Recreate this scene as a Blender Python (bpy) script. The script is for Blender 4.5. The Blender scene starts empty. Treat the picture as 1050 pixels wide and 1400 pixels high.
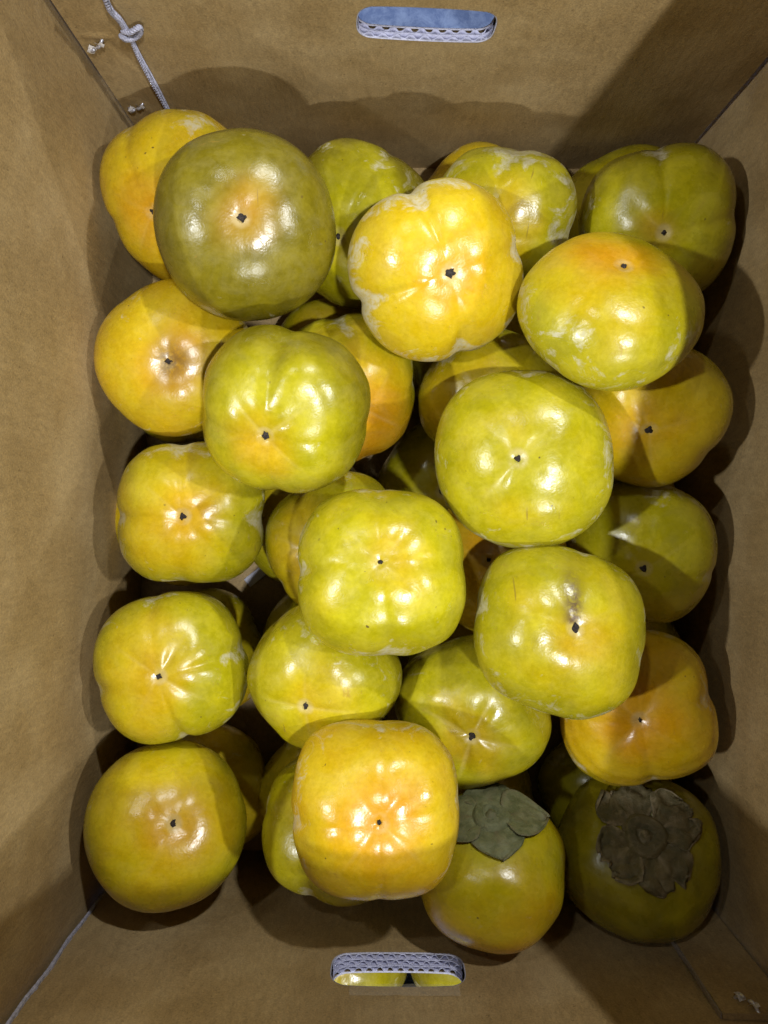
import bpy, bmesh, math, random
import numpy as np
from mathutils import Vector, Matrix, noise as mnoise

scene = bpy.context.scene
coll = scene.collection

# ------------------------------------------------------------------ camera
FPX, PX0, PY0, CAM_H = 1052.0, 528.0, 688.0, 0.535     # pixels of the 1050x1400 photograph; the camera looks straight down
cam_data = bpy.data.cameras.new('camera')
cam = bpy.data.objects.new('camera', cam_data)
coll.objects.link(cam)
cam.location = (0, 0, CAM_H)
cam_data.sensor_fit = 'VERTICAL'
cam_data.sensor_height = 24.0
cam_data.sensor_width = 18.0
cam_data.lens = FPX / 1400.0 * 24.0
cam_data.shift_x = -3.0 / 1400.0
cam_data.shift_y = -12.0 / 1400.0
cam_data.clip_start = 0.01
cam_data.clip_end = 50
scene.camera = cam

# ------------------------------------------------------------------ world and lamps (indoor: rows of small ceiling lamps)
scene.cycles.max_bounces = 6
scene.cycles.diffuse_bounces = 4
scene.cycles.glossy_bounces = 2
world = bpy.data.worlds.new('World')
scene.world = world
world.use_nodes = True
bg = world.node_tree.nodes['Background']
bg.inputs['Color'].default_value = (0.80, 0.88, 1.0, 1)
bg.inputs['Strength'].default_value = 0.020

LAMPS = [  # x, y, height above ground, watts, length, width
    (0.37, -0.33, 1.85, 19, 0.07, 0.045),
    (0.34, -1.60, 1.75, 18, 0.08, 0.045),
    (-1.40, -0.20, 1.75, 17, 0.08, 0.045),
    (-1.05, 0.45, 1.75, 2.5, 0.08, 0.045),
    (1.40, 0.10, 1.75, 15, 0.08, 0.045),
    (0.62, 1.30, 1.75, 17, 0.08, 0.045),
    (-0.50, 1.10, 1.75, 3, 0.08, 0.045),
]
for i, (x, y, z, w, lx, ly) in enumerate(LAMPS):
    ld = bpy.data.lights.new('ceiling_lamp', 'AREA')
    ld.shape = 'RECTANGLE'
    ld.size, ld.size_y = lx, ly
    ld.energy = w
    ld.color = (0.95, 0.975, 1.0)
    lo = bpy.data.objects.new('ceiling_lamp', ld)
    coll.objects.link(lo)
    lo.location = (x, y, z)
    lo.rotation_euler = (Vector((0, 0, 0.15)) - Vector((x, y, z))).to_track_quat('-Z', 'Y').to_euler()

scene.view_settings.view_transform = 'Standard'
scene.view_settings.look = 'None'
scene.view_settings.exposure = 0.17
scene.view_settings.gamma = 1.0
scene.view_settings.use_curve_mapping = False

# ------------------------------------------------------------------ helpers
def ray(px, py):
    return np.array([(px - PX0) / FPX, -(py - PY0) / FPX, -1.0])

def at(px, py, d):
    p = ray(px, py) * d
    return np.array([p[0], p[1], CAM_H + p[2]])

def link(name, me, mat, parent=None, smooth=True):
    o = bpy.data.objects.new(name, me)
    coll.objects.link(o)
    if mat is not None:
        me.materials.append(mat)
    if parent is not None:
        o.parent = parent
    if smooth:
        me.polygons.foreach_set('use_smooth', [True] * len(me.polygons))
    return o

def mesh_from(name, verts, faces):
    me = bpy.data.meshes.new(name)
    me.from_pydata([tuple(map(float, v)) for v in verts], [], [tuple(map(int, f)) for f in faces])
    me.update()
    return me

def tag(o, label, cat, group=None):
    o['label'] = label
    o['category'] = cat
    if group:
        o['group'] = group
    return o

def empty(name, loc):
    o = bpy.data.objects.new(name, None)
    coll.objects.link(o)
    o.location = tuple(map(float, loc))
    o.empty_display_size = 0.02
    return o

def grid_faces(nu, nv, wrap=False):
    f = []
    for j in range(nv - 1):
        for i in range(nu if wrap else nu - 1):
            a = j * nu + i
            b = j * nu + (i + 1) % nu
            f.append((a, b, b + nu, a + nu))
    return f

# ------------------------------------------------------------------ materials
class NT:
    def __init__(self, name):
        self.m = bpy.data.materials.new(name)
        self.m.use_nodes = True
        self.t = self.m.node_tree
        self.b = self.t.nodes['Principled BSDF']
    def n(self, typ, **kw):
        x = self.t.nodes.new(typ)
        for k, v in kw.items():
            setattr(x, k, v)
        return x
    def l(self, a, b):
        self.t.links.new(a, b)
    def put(self, sock, v):
        if isinstance(v, (int, float)):
            sock.default_value = v
        elif isinstance(v, tuple):
            sock.default_value = v if len(v) == 4 or len(v) == 3 else v
        else:
            self.l(v, sock)
    def attr(self, name):
        a = self.n('ShaderNodeAttribute', attribute_name=name)
        return a.outputs['Fac']
    def coord(self, kind='Object'):
        return self.n('ShaderNodeTexCoord').outputs[kind]
    def mapping(self, vec, scale):
        x = self.n('ShaderNodeMapping')
        self.l(vec, x.inputs['Vector'])
        x.inputs['Scale'].default_value = scale
        return x.outputs['Vector']
    def noise(self, vec, scale, detail=3.0, rough=0.55, dist=0.0, w=None):
        x = self.n('ShaderNodeTexNoise')
        if w is not None:
            x.noise_dimensions = '4D'
            self.put(x.inputs['W'], w)
        self.l(vec, x.inputs['Vector'])
        x.inputs['Scale'].default_value = scale
        x.inputs['Detail'].default_value = detail
        x.inputs['Roughness'].default_value = rough
        x.inputs['Distortion'].default_value = dist
        return x.outputs['Fac']
    def math(self, op, a, b=0.0, c=0.0, clamp=False):
        x = self.n('ShaderNodeMath', operation=op)
        x.use_clamp = clamp
        self.put(x.inputs[0], a)
        self.put(x.inputs[1], b)
        self.put(x.inputs[2], c)
        return x.outputs[0]
    def ramp(self, v, lo, hi, a=0.0, b=1.0, smooth=True):
        x = self.n('ShaderNodeMapRange')
        x.interpolation_type = 'SMOOTHSTEP' if smooth else 'LINEAR'
        self.put(x.inputs['Value'], v)
        x.inputs['From Min'].default_value = lo
        x.inputs['From Max'].default_value = hi
        x.inputs['To Min'].default_value = a
        x.inputs['To Max'].default_value = b
        return x.outputs['Result']
    def mix(self, f, a, b, blend='MIX'):
        x = self.n('ShaderNodeMix', data_type='RGBA', blend_type=blend)
        self.put(x.inputs['Factor'], f)
        self.put(x.inputs['A'] if False else x.inputs[6], a)
        self.put(x.inputs[7], b)
        return x.outputs[2]
    def bump(self, h, strength, dist, normal=None):
        x = self.n('ShaderNodeBump')
        self.put(x.inputs['Height'], h)
        x.inputs['Strength'].default_value = strength
        x.inputs['Distance'].default_value = dist
        if normal is not None:
            self.l(normal, x.inputs['Normal'])
        return x.outputs['Normal']
    def set(self, **kw):
        for k, v in kw.items():
            self.put(self.b.inputs[k.replace('_', ' ')], v)

def kraft_material():
    t = NT('kraft_cardboard')
    co = t.coord()
    fine = t.noise(co, 1000, 2, 0.8)
    fib = t.noise(t.mapping(co, (420, 420, 170)), 1.0, 3, 0.65)
    blot = t.noise(co, 22, 3, 0.55)
    v = t.math('ADD', t.ramp(fine, 0.3, 0.7, -0.20, 0.20, False), t.ramp(fib, 0.3, 0.7, -0.11, 0.11, False))
    v = t.math('ADD', v, t.ramp(blot, 0.3, 0.7, -0.10, 0.10, False))
    v = t.math('ADD', v, 1.0)
    rgb = t.n('ShaderNodeCombineColor')
    for k in range(3):
        t.l(v, rgb.inputs[k])
    base = t.mix(t.ramp(blot, 0.35, 0.7), (0.340, 0.230, 0.098, 1), (0.375, 0.268, 0.128, 1))
    col = t.mix(1.0, base, rgb.outputs[0], 'MULTIPLY')
    speck = t.ramp(t.noise(co, 420, 2, 0.5), 0.70, 0.76)
    col = t.mix(t.math('MULTIPLY', speck, 0.45), col, (0.09, 0.055, 0.025, 1))
    scuff = t.ramp(t.noise(t.mapping(co, (60, 60, 260)), 1.0, 5, 0.7), 0.66, 0.80)
    col = t.mix(t.math('MULTIPLY', scuff, 0.22), col, (0.52, 0.42, 0.28, 1))
    sx = t.n('ShaderNodeSeparateXYZ')
    t.l(co, sx.inputs[0])
    ph = t.math('MULTIPLY_ADD', t.math('ADD', sx.outputs[0], sx.outputs[1]), 900.0, t.math('MULTIPLY', blot, 3.0))
    wave = t.math('SINE', ph)
    wcol = t.math('MULTIPLY_ADD', wave, 0.016, 1.0)
    vm = t.n('ShaderNodeVectorMath', operation='SCALE')
    t.l(col, vm.inputs[0])
    t.l(wcol, vm.inputs['Scale'])
    col = vm.outputs[0]
    h = t.math('ADD', t.math('MULTIPLY', fine, 0.35), t.math('MULTIPLY', fib, 0.65))
    n1 = t.bump(t.math('MULTIPLY_ADD', wave, 0.05, h), 0.45, 0.0008)
    t.set(Base_Color=col, Roughness=0.62, Normal=n1)
    t.b.inputs['Specular IOR Level'].default_value = 0.30
    return t.m

def simple(name, c, rough=0.6, var=0.25, scale=300, bump=0.2, metal=0.0, spec=0.4):
    t = NT(name)
    co = t.coord()
    nz = t.noise(co, scale, 4, 0.65)
    lo = tuple(x * (1 - var) for x in c) + (1,)
    hi = tuple(min(1, x * (1 + var)) for x in c) + (1,)
    t.set(Base_Color=t.mix(t.ramp(nz, 0.3, 0.7, 0, 1, False), lo, hi), Roughness=rough, Metallic=metal,
          Normal=t.bump(nz, bump, 0.0008))
    t.b.inputs['Specular IOR Level'].default_value = spec
    return t.m

def persimmon_material():
    t = NT('persimmon_skin')
    av = t.n('ShaderNodeVectorMath', operation='MULTIPLY_ADD')
    t.l(t.n('ShaderNodeAttribute', attribute_name='seed').outputs['Vector'], av.inputs[0])
    av.inputs[1].default_value = (0.71, 1.13, 0.37)
    t.l(t.coord(), av.inputs[2])
    co = av.outputs[0]
    th = t.attr('theta')         # 0 at the blossom end, 1 at the stem end
    gr = t.attr('groove')
    ripe = t.attr('ripe')
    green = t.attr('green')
    stain = t.attr('stain')
    nA = t.noise(co, 26, 2, 0.5)
    nB = t.noise(co, 75, 3, 0.6)
    fine = t.noise(co, 430, 3, 0.7)
    yellow = t.mix(t.ramp(nB, 0.35, 0.65), (0.550, 0.370, 0.004, 1), (0.595, 0.425, 0.008, 1))
    grn = t.mix(t.ramp(nB, 0.3, 0.7), (0.360, 0.315, 0.003, 1), (0.460, 0.395, 0.006, 1))
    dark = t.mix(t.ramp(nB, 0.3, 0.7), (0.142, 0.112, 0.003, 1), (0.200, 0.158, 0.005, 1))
    orange = t.mix(t.ramp(nB, 0.3, 0.7), (0.600, 0.260, 0.003, 1), (0.640, 0.315, 0.007, 1))
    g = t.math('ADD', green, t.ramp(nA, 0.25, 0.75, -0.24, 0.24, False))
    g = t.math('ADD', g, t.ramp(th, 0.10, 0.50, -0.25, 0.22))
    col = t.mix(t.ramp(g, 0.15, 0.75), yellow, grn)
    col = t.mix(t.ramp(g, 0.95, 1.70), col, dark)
    o = t.math('ADD', ripe, t.ramp(nA, 0.25, 0.75, 0.22, -0.22, False))
    o = t.math('ADD', o, t.ramp(th, 0.02, 0.22, 0.34, -0.12))
    col = t.mix(t.ramp(o, 0.22, 1.10, 0, 0.92), col, orange)
    mott = t.ramp(fine, 0.3, 0.7, 0.90, 1.09, False)
    rgb = t.n('ShaderNodeCombineColor')
    for k in range(3):
        t.l(mott, rgb.inputs[k])
    col = t.mix(1.0, col, rgb.outputs[0], 'MULTIPLY')
    # waxy bloom: pale scuffs round the shoulder and in the grooves
    wn = t.noise(co, 62, 5, 0.70, 0.9)
    band = t.math('MULTIPLY', t.ramp(th, 0.20, 0.42), t.ramp(th, 0.80, 0.60))
    w1 = t.math('MULTIPLY_ADD', band, t.math('MULTIPLY_ADD', t.attr('waxy'), 0.135, 0.085), wn)
    w1 = t.math('MULTIPLY_ADD', gr, t.math('MULTIPLY_ADD', t.attr('waxy'), 0.12, 0.18), w1)
    wax = t.math('MULTIPLY', t.ramp(w1, 0.66, 0.80), t.ramp(fine, 0.32, 0.60, 0.30, 1.0))
    veil = t.ramp(t.math('MULTIPLY_ADD', fine, 0.25, t.math('SUBTRACT', 1.0, wn)), 0.52, 0.84, 0.0, 0.045)
    waxa = t.math('MAXIMUM', t.math('MULTIPLY', wax, 0.72), veil)
    col = t.mix(waxa, col, (0.58, 0.54, 0.40, 1))
    col = t.mix(t.math('MULTIPLY', t.attr('rays'), 0.17), col, (0.70, 0.57, 0.25, 1))
    col = t.mix(t.math('MULTIPLY', t.math('MULTIPLY', t.ramp(th, 0.030, 0.014), 0.5), t.ramp(nB, 0.35, 0.6)), col, (0.62, 0.50, 0.26, 1))
    # small dark specks, bruises and stains
    sp = t.math('MULTIPLY', t.ramp(t.noise(co, 330, 1, 0.5), 0.765, 0.80), t.ramp(nA, 0.48, 0.60))
    col = t.mix(t.math('MULTIPLY', sp, 0.85), col, (0.09, 0.05, 0.015, 1))
    br = t.math('MULTIPLY', t.ramp(wn, 0.34, 0.27), 0.45)
    col = t.mix(br, col, (0.34, 0.18, 0.02, 1))
    scr = t.math('MULTIPLY', t.ramp(t.noise(t.mapping(co, (420, 26, 60)), 1.0, 2, 0.5), 0.735, 0.765), t.ramp(nA, 0.52, 0.42))
    col = t.mix(t.math('MULTIPLY', scr, 0.55), col, (0.20, 0.12, 0.03, 1))
    st = t.math('MULTIPLY', stain, t.ramp(fine, 0.28, 0.62, 0.35, 1.0))
    col = t.mix(st, col, (0.105, 0.060, 0.035, 1))
    hh = t.math('MULTIPLY_ADD', t.noise(co, 1000, 1, 0.5), 0.30, t.noise(co, 230, 2, 0.6))
    h2 = t.bump(hh, 0.13, 0.0011)
    rough = t.math('MULTIPLY_ADD', waxa, 0.45, t.ramp(nB, 0.3, 0.7, 0.22, 0.32))
    t.set(Base_Color=col, Roughness=rough, Normal=h2)
    t.b.inputs['Specular IOR Level'].default_value = 0.55
    return t.m

def calyx_material(name, c1, c2, edge):
    t = NT(name)
    co = t.coord()
    n1 = t.noise(co, 120, 5, 0.65, 0.4)
    n2 = t.noise(co, 500, 4, 0.7)
    e = t.attr('edge')
    col = t.mix(t.ramp(n1, 0.35, 0.65), c1, c2)
    col = t.mix(t.math('MULTIPLY', t.ramp(t.math('ADD', e, t.ramp(n1, 0.3, 0.7, -0.3, 0.3)), 0.55, 1.1), 0.7), col, edge)
    col = t.mix(t.math('MULTIPLY', t.attr('vein'), 0.6), col, edge)
    fibre = t.noise(co, 220, 4, 0.7, 1.0)
    col = t.mix(t.ramp(fibre, 0.50, 0.70, 0.0, 0.40), col, edge)
    t.set(Base_Color=col, Roughness=0.7, Normal=t.bump(t.math('ADD', fibre, t.math('MULTIPLY', n2, 0.4)), 0.55, 0.0016))
    return t.m

MAT = {
    'kraft': kraft_material(),
    'skin': persimmon_material(),
    'paper_edge': simple('cut_paper_edge', (0.40, 0.39, 0.46), 0.9, 0.30, 700),
    'flute': simple('fluting_paper', (0.42, 0.42, 0.55), 0.9, 0.22, 600),
    'core_shade': simple('painted_core_shade', (0.12, 0.12, 0.16), 0.95, 0.2, 500),
    'scar': simple('blossom_scar', (0.030, 0.022, 0.018), 0.85, 0.9, 1100, 0.9),
    'calyx_green': calyx_material('calyx_green', (0.100, 0.112, 0.042, 1), (0.190, 0.195, 0.095, 1), (0.150, 0.125, 0.065, 1)),
    'calyx_dry': calyx_material('calyx_dry', (0.068, 0.058, 0.018, 1), (0.130, 0.102, 0.042, 1), (0.270, 0.215, 0.125, 1)),
    'string': simple('twisted_string', (0.40, 0.40, 0.50), 0.9, 0.40, 900, 0.6),
    'metal': simple('staple_wire', (0.62, 0.62, 0.70), 0.35, 0.15, 500, 0.1, 0.7),
    'torn_kraft': simple('kraft_cut_edge', (0.27, 0.22, 0.17), 0.9, 0.3, 700),
    'torn': simple('torn_paper', (0.60, 0.55, 0.50), 0.9, 0.35, 900, 0.4),
    'paper': simple('white_paper', (0.62, 0.62, 0.72), 0.8, 0.08, 200),
}

# ------------------------------------------------------------------ ground the carton stands on
def ground():
    t = NT('blue_grey_concrete')
    co = t.coord()
    a = t.noise(co, 75, 6, 0.70, 0.3)
    b = t.noise(co, 160, 4, 0.7)
    col = t.mix(t.ramp(a, 0.35, 0.65), (0.085, 0.135, 0.300, 1), (0.190, 0.260, 0.460, 1))
    col = t.mix(t.math('MULTIPLY', t.ramp(b, 0.58, 0.75), 0.4), col, (0.07, 0.10, 0.24, 1))
    t.set(Base_Color=col, Roughness=0.7, Normal=t.bump(t.math('ADD', a, t.math('MULTIPLY', b, 0.4)), 0.4, 0.004))
    n = 40
    v, s = [], 3.0
    for j in range(n):
        for i in range(n):
            x = -s + 2 * s * i / (n - 1)
            y = -s + 2 * s * j / (n - 1)
            v.append((x, y, 0.0))
    o = link('ground', mesh_from('ground', v, grid_faces(n, n)), t.m)
    o['kind'] = 'structure'
ground()

# ------------------------------------------------------------------ carton
LT, RT = np.array([-0.157, 0.2315]), np.array([0.198, 0.2285])
LB, RB = np.array([-0.174, -0.2370]), np.array([0.190, -0.2395])
RIM = CAM_H - 0.272
FLOOR_Z = 0.0075
carton = empty('carton', (0.0, 0.0, 0.0))
tag(carton, 'open brown corrugated cardboard carton with two hand slots, packed with persimmons', 'carton')

def seg_dist(p, a, b):
    ab = b - a
    L = float(ab @ ab)
    tt = np.clip(((p - a) @ ab) / L, 0, 1)
    return np.linalg.norm(p - (a + np.outer(tt, ab)), axis=1), tt

def slot_loop(cu, cv, ln, ht, tilt, n):
    """closed outline of a hand slot (rounded, slightly chamfered ends)"""
    pts = []
    for k in range(n):
        a = 2 * math.pi * k / n
        c, s = math.cos(a), math.sin(a)
        e = 2.0 / 3.2
        # stadium made of a super-ellipse end on a straight bar
        u = (ln - ht * 1.25) / 2 * (1 if c > 0 else -1) * min(1, abs(c) * 2.2) + ht * 0.625 * (abs(c) ** e) * (1 if c > 0 else -1)
        v = ht / 2 * (abs(s) ** e) * (1 if s > 0 else -1)
        pts.append((u, v))
    p = np.array(pts)
    ct, st = math.cos(tilt), math.sin(tilt)
    return np.stack([cu + p[:, 0] * ct - p[:, 1] * st, cv + p[:, 0] * st + p[:, 1] * ct], 1)

def panel(name, A, B, thick, slot=None, creases=(), inset=0.0, seed=0):
    """a double-wall panel from corner A to B (plan), interior on the left of A->B is NOT assumed: outward given by box centre"""
    AB = B - A
    L = float(np.linalg.norm(AB))
    u = AB / L
    nrm = np.array([u[1], -u[0]])
    mid = (A + B) / 2
    if nrm @ mid < 0:
        nrm = -nrm
    def P(uu, vv, w):
        q = A + np.outer(uu, u) + np.outer(w, nrm)
        return np.column_stack([q, vv])
    u0, u1, v0, v1 = inset, L - inset, 0.001, RIM
    n, rings = (440, 96)
    if slot is not None:
        sl = slot_loop(*slot, n)
        cu, cv = slot[0], slot[1]
        ang = np.arctan2(sl[:, 1] - cv, sl[:, 0] - cu)
        # rectangle points: march along the perimeter by angle
        rect = []
        for k in range(n):
            d = np.array([math.cos(ang[k]), math.sin(ang[k])])
            tx = ((u1 - cu) / d[0]) if d[0] > 1e-9 else (((u0 - cu) / d[0]) if d[0] < -1e-9 else 1e9)
            ty = ((v1 - cv) / d[1]) if d[1] > 1e-9 else (((v0 - cv) / d[1]) if d[1] < -1e-9 else 1e9)
            rect.append(np.array([cu, cv]) + d * min(tx, ty))
        rect = np.array(rect)
        for c in ((u0, v0), (u1, v0), (u0, v1), (u1, v1)):
            rect[np.argmin(np.linalg.norm(rect - np.array(c), axis=1))] = c
        f = (np.arange(rings) / (rings - 1)) ** 1.15
        uv = np.concatenate([sl * (1 - t) + rect * t for t in f])
        faces = grid_faces(n, rings, True)
        edge = np.concatenate([np.full(n, min(max(t - 0.06, 0) * 8, 1, (1 - t) * 12)) for t in f])
        nu, nv = n, rings
    else:
        nu, nv = 230, 130
        U, V = np.meshgrid(np.linspace(u0, u1, nu), np.linspace(v0, v1, nv))
        uv = np.column_stack([U.ravel(), V.ravel()])
        faces = grid_faces(nu, nv)
        eu = np.minimum(uv[:, 0] - u0, u1 - uv[:, 0])
        edge = np.clip(eu / 0.01, 0, 1)
    disp = np.array([mnoise.fractal(Vector((a * 14 + seed * 7.3, b * 11, seed)), 1.0, 2.0, 3) for a, b in uv]) * 0.0011
    wb = np.array([mnoise.noise(Vector((a * 60 + seed, b * 5, seed * 3.1))) for a, b in uv]) * 0.00022
    disp = disp + wb
    for (p0, p1, hgt, wid) in creases:
        dd, tt = seg_dist(uv, np.array(p0), np.array(p1))
        fade = np.sin(np.pi * np.clip(0.12 + tt * 0.76, 0, 1))
        disp = disp + hgt * np.exp(-(dd / wid) ** 2) * fade
    disp *= np.clip(edge, 0, 1)
    inner = P(uv[:, 0], uv[:, 1], disp)
    outer = P(uv[:, 0], uv[:, 1], np.full(len(uv), thick))
    N = len(uv)
    verts = np.concatenate([inner, outer])
    fs = list(faces) + [tuple(i + N for i in reversed(f)) for f in faces]
    # close the rim (top edge, ends) so the panel is a solid board
    if slot is not None:
        base = (rings - 1) * n
        for k in range(n):
            a, b = base + k, base + (k + 1) % n
            fs.append((a, a + N, b + N, b))
    else:
        border = [(i, i + 1) for i in range(nu - 1)]
        border += [((nv - 1) * nu + i, (nv - 1) * nu + i + 1) for i in range(nu - 1)]
        border += [(j * nu, (j + 1) * nu) for j in range(nv - 1)] + [(j * nu + nu - 1, (j + 1) * nu + nu - 1) for j in range(nv - 1)]
        for a, b in border:
            fs.append((a, b, b + N, a + N))
    me = mesh_from(name, verts, fs)
    bm = bmesh.new()
    bm.from_mesh(me)
    bmesh.ops.recalc_face_normals(bm, faces=bm.faces)
    bm.to_mesh(me)
    bm.free()
    o = link(name, me, MAT['kraft'], carton)
    for e in me.edges:
        pass
    me.set_sharp_from_angle(angle=math.radians(40))
    return o, P, (sl if slot is not None else None)

def wall_uv(A, B, px, py):
    """pixel on the wall through A,B -> (u, z)"""
    r = ray(px, py)
    AB = B - A
    L = np.linalg.norm(AB)
    # solve r.xy * d = A + s*AB
    M = np.array([[r[0], -AB[0]], [r[1], -AB[1]]])
    d, s = np.linalg.solve(M, A)
    return float(s * L), float(CAM_H - d)

def crease_px(A, B, p0, p1, h, w):
    return (wall_uv(A, B, *p0), wall_uv(A, B, *p1), h, w)

def fluting(slot, sl, P, thick, rows, parent, wl=0.0068):
    """wavy paper between the liners, showing on the lower lip of the slot, with the straight liners between the rows"""
    cu, cv, ln, ht, tilt = slot
    low = sl[sl[:, 1] < cv + math.tan(tilt) * (sl[:, 0] - cu) + 0.004]
    order = np.argsort(low[:, 0])
    lu, lv = low[order, 0], low[order, 1]
    lu, idx = np.unique(lu, return_index=True)
    lv = lv[idx]
    us = np.linspace(lu[0] + 0.0004, lu[-1] - 0.0004, 300)
    zs = np.interp(us, lu, lv)
    rng = random.Random(int(cu * 1e5))
    rh = thick / rows
    tk = 0.00030
    for r in range(rows):
        w0 = rh * r + rh * 0.5
        ph = rng.uniform(0, 6)
        amp = rh * 0.40
        crush = np.array([0.75 + 0.45 * mnoise.noise(Vector((q * 55, r * 9.0, 4.0))) for q in us])
        wave = w0 + amp * np.clip(crush, 0.35, 1.0) * np.tanh(1.5 * np.sin(2 * math.pi * us / wl + ph + 0.5 * np.sin(us * 90 + r)))
        vs, n = [], len(us)
        for (dz, dw) in ((-0.0045, -tk), (0.00015, -tk), (0.00015, tk), (-0.0045, tk)):
            jit = np.array([0.0006 * mnoise.noise(Vector((q * 420, r * 3.0, 1.0))) for q in us]) if dz > 0 else 0
            vs.append(P(us, zs + dz + jit, wave + dw))
        me = mesh_from('fluting', np.concatenate(vs), grid_faces(n, 4))
        link('fluting', me, MAT['flute'], parent)
        if r:
            vs = []
            for (dz, dw) in ((-0.0045, -tk * 1.3), (0.0002, -tk * 1.3), (0.0002, tk * 1.3), (-0.0045, tk * 1.3)):
                vs.append(P(us, zs + dz, rh * r + dw + 0.0002 * np.sin(us * 260 + r)))
            me = mesh_from('liner', np.concatenate(vs), grid_faces(n, 4))
            link('liner', me, MAT['flute'], parent)
    # cut rims of the two facing liners
    for w0 in (0.0003, thick - 0.0003):
        pts = np.concatenate([sl, sl[:1]])
        c = np.array([cu, cv])
        vs = []
        for (sc, dw) in ((1.012, -0.00045), (0.996, -0.00045), (0.996, 0.00045), (1.012, 0.00045)):
            q = c + (pts - c) * sc
            vs.append(P(q[:, 0], q[:, 1], np.full(len(q), w0 + dw)))
        link('liner', mesh_from('liner', np.concatenate(vs), grid_faces(len(pts), 4)), MAT['paper_edge'], parent)
    # dark sheet below the lip: shade between the flutes, put into its colour
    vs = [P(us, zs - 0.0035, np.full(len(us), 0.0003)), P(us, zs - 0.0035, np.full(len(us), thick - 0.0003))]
    link('core_shade', mesh_from('core_shade', np.concatenate(vs), grid_faces(len(us), 2)), MAT['core_shade'], parent)

# far end panel (with string hole and staples), near end panel, side panels
su0, sz0 = wall_uv(LT, RT, 583, 34)
SLOT_FAR = (su0, sz0, 0.0665, 0.0255, math.radians(-3.4))
cr = [crease_px(LT, RT, (95, 48), (150, 52), -0.0010, 0.0022), crease_px(LT, RT, (150, 60), (190, 95), 0.0008, 0.0018),
      crease_px(LT, RT, (150, 133), (188, 138), -0.0010, 0.0020), crease_px(LT, RT, (190, 140), (225, 165), -0.0009, 0.0022),
      crease_px(LT, RT, (678, 48), (712, 66), -0.0009, 0.0030), crease_px(LT, RT, (455, 40), (488, 34), -0.0008, 0.0030),
      crease_px(LT, RT, (690, 20), (730, 30), 0.0007, 0.0035), crease_px(LT, RT, (505, 78), (540, 66), 0.0006, 0.0030)]
far, P_far, sl_far = panel('end_panel', LT, RT, 0.0066, SLOT_FAR, cr, 0.0028, 1)
fluting(SLOT_FAR, sl_far, P_far, 0.0066, 2, far)
su1, sz1 = wall_uv(LB, RB, 544, 1325)
SLOT_NEAR = (su1, sz1, 0.0680, 0.0290, 0.0)
cr = [crease_px(LB, RB, (395, 1290), (450, 1308), 0.0009, 0.0030), crease_px(LB, RB, (638, 1325), (670, 1316), 0.0009, 0.0025),
      crease_px(LB, RB, (150, 1250), (60, 1330), 0.0006, 0.0030), crease_px(LB, RB, (420, 1330), (452, 1318), -0.0007, 0.0030)]
near, P_near, sl_near = panel('end_panel', LB, RB, 0.0105, SLOT_NEAR, cr, 0.0022, 2)
fluting(SLOT_NEAR, sl_near, P_near, 0.0105, 3, near, 0.0056)
left, P_left, _ = panel('side_panel', LB + np.array([-0.0005, -0.011]), LT + np.array([-0.0005, 0.007]), 0.0066, None,
                        [], 0.0, 3)
right, P_right, _ = panel('side_panel', RB + np.array([0.0005, -0.011]), RT + np.array([0.0005, 0.007]), 0.0066, None, [], 0.0, 4)

# bottom board
vs = [(LB[0] - .006, LB[1] - .010, 0), (RB[0] + .006, RB[1] - .010, 0), (RT[0] + .006, RT[1] + .006, 0), (LT[0] - .006, LT[1] + .006, 0)]
vs = [(x, y, 0.0015) for x, y, _ in vs] + [(x, y, FLOOR_Z) for x, y, _ in vs]
me = mesh_from('bottom_panel', vs, [(3, 2, 1, 0), (4, 5, 6, 7), (0, 1, 5, 4), (1, 2, 6, 5), (2, 3, 7, 6), (3, 0, 4, 7)])
link('bottom_panel', me, MAT['kraft'], carton, False)

def strip(name, corner, w, d, z0, z1, mat, parent, jit=0.0003, seed=0):
    """thin upright ragged strip at a plan position"""
    n = 90
    vs = []
    for k in range(n):
        z = z0 + (z1 - z0) * k / (n - 1)
        j = [jit * mnoise.noise(Vector((z * 420, q * 7.7, seed))) for q in range(4)]
        x, y = corner
        x, y = x + jit * 1.2 * mnoise.noise(Vector((z * 38, 3.0, seed))), y + jit * 0.8 * mnoise.noise(Vector((z * 31, 9.0, seed)))
        vs += [(x - w / 2 + j[0], y - d / 2 + j[1], z), (x + w / 2 + j[2], y - d / 2 + j[1], z),
               (x + w / 2 + j[2], y + d / 2 + j[3], z), (x - w / 2 + j[0], y + d / 2 + j[3], z)]
    f = grid_faces(4, n, True) + [(0, 1, 2, 3), tuple(4 * (n - 1) + i for i in range(4))]
    return link(name, mesh_from(name, vs, f), mat, parent, False)

# exposed cut edge of the board in the near left corner
strip('cut_edge', LB + np.array([0.0026, 0.0006]), 0.0015, 0.0018, 0.05, RIM - 0.001, MAT['paper_edge'], near, 0.0010, 1)
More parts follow.
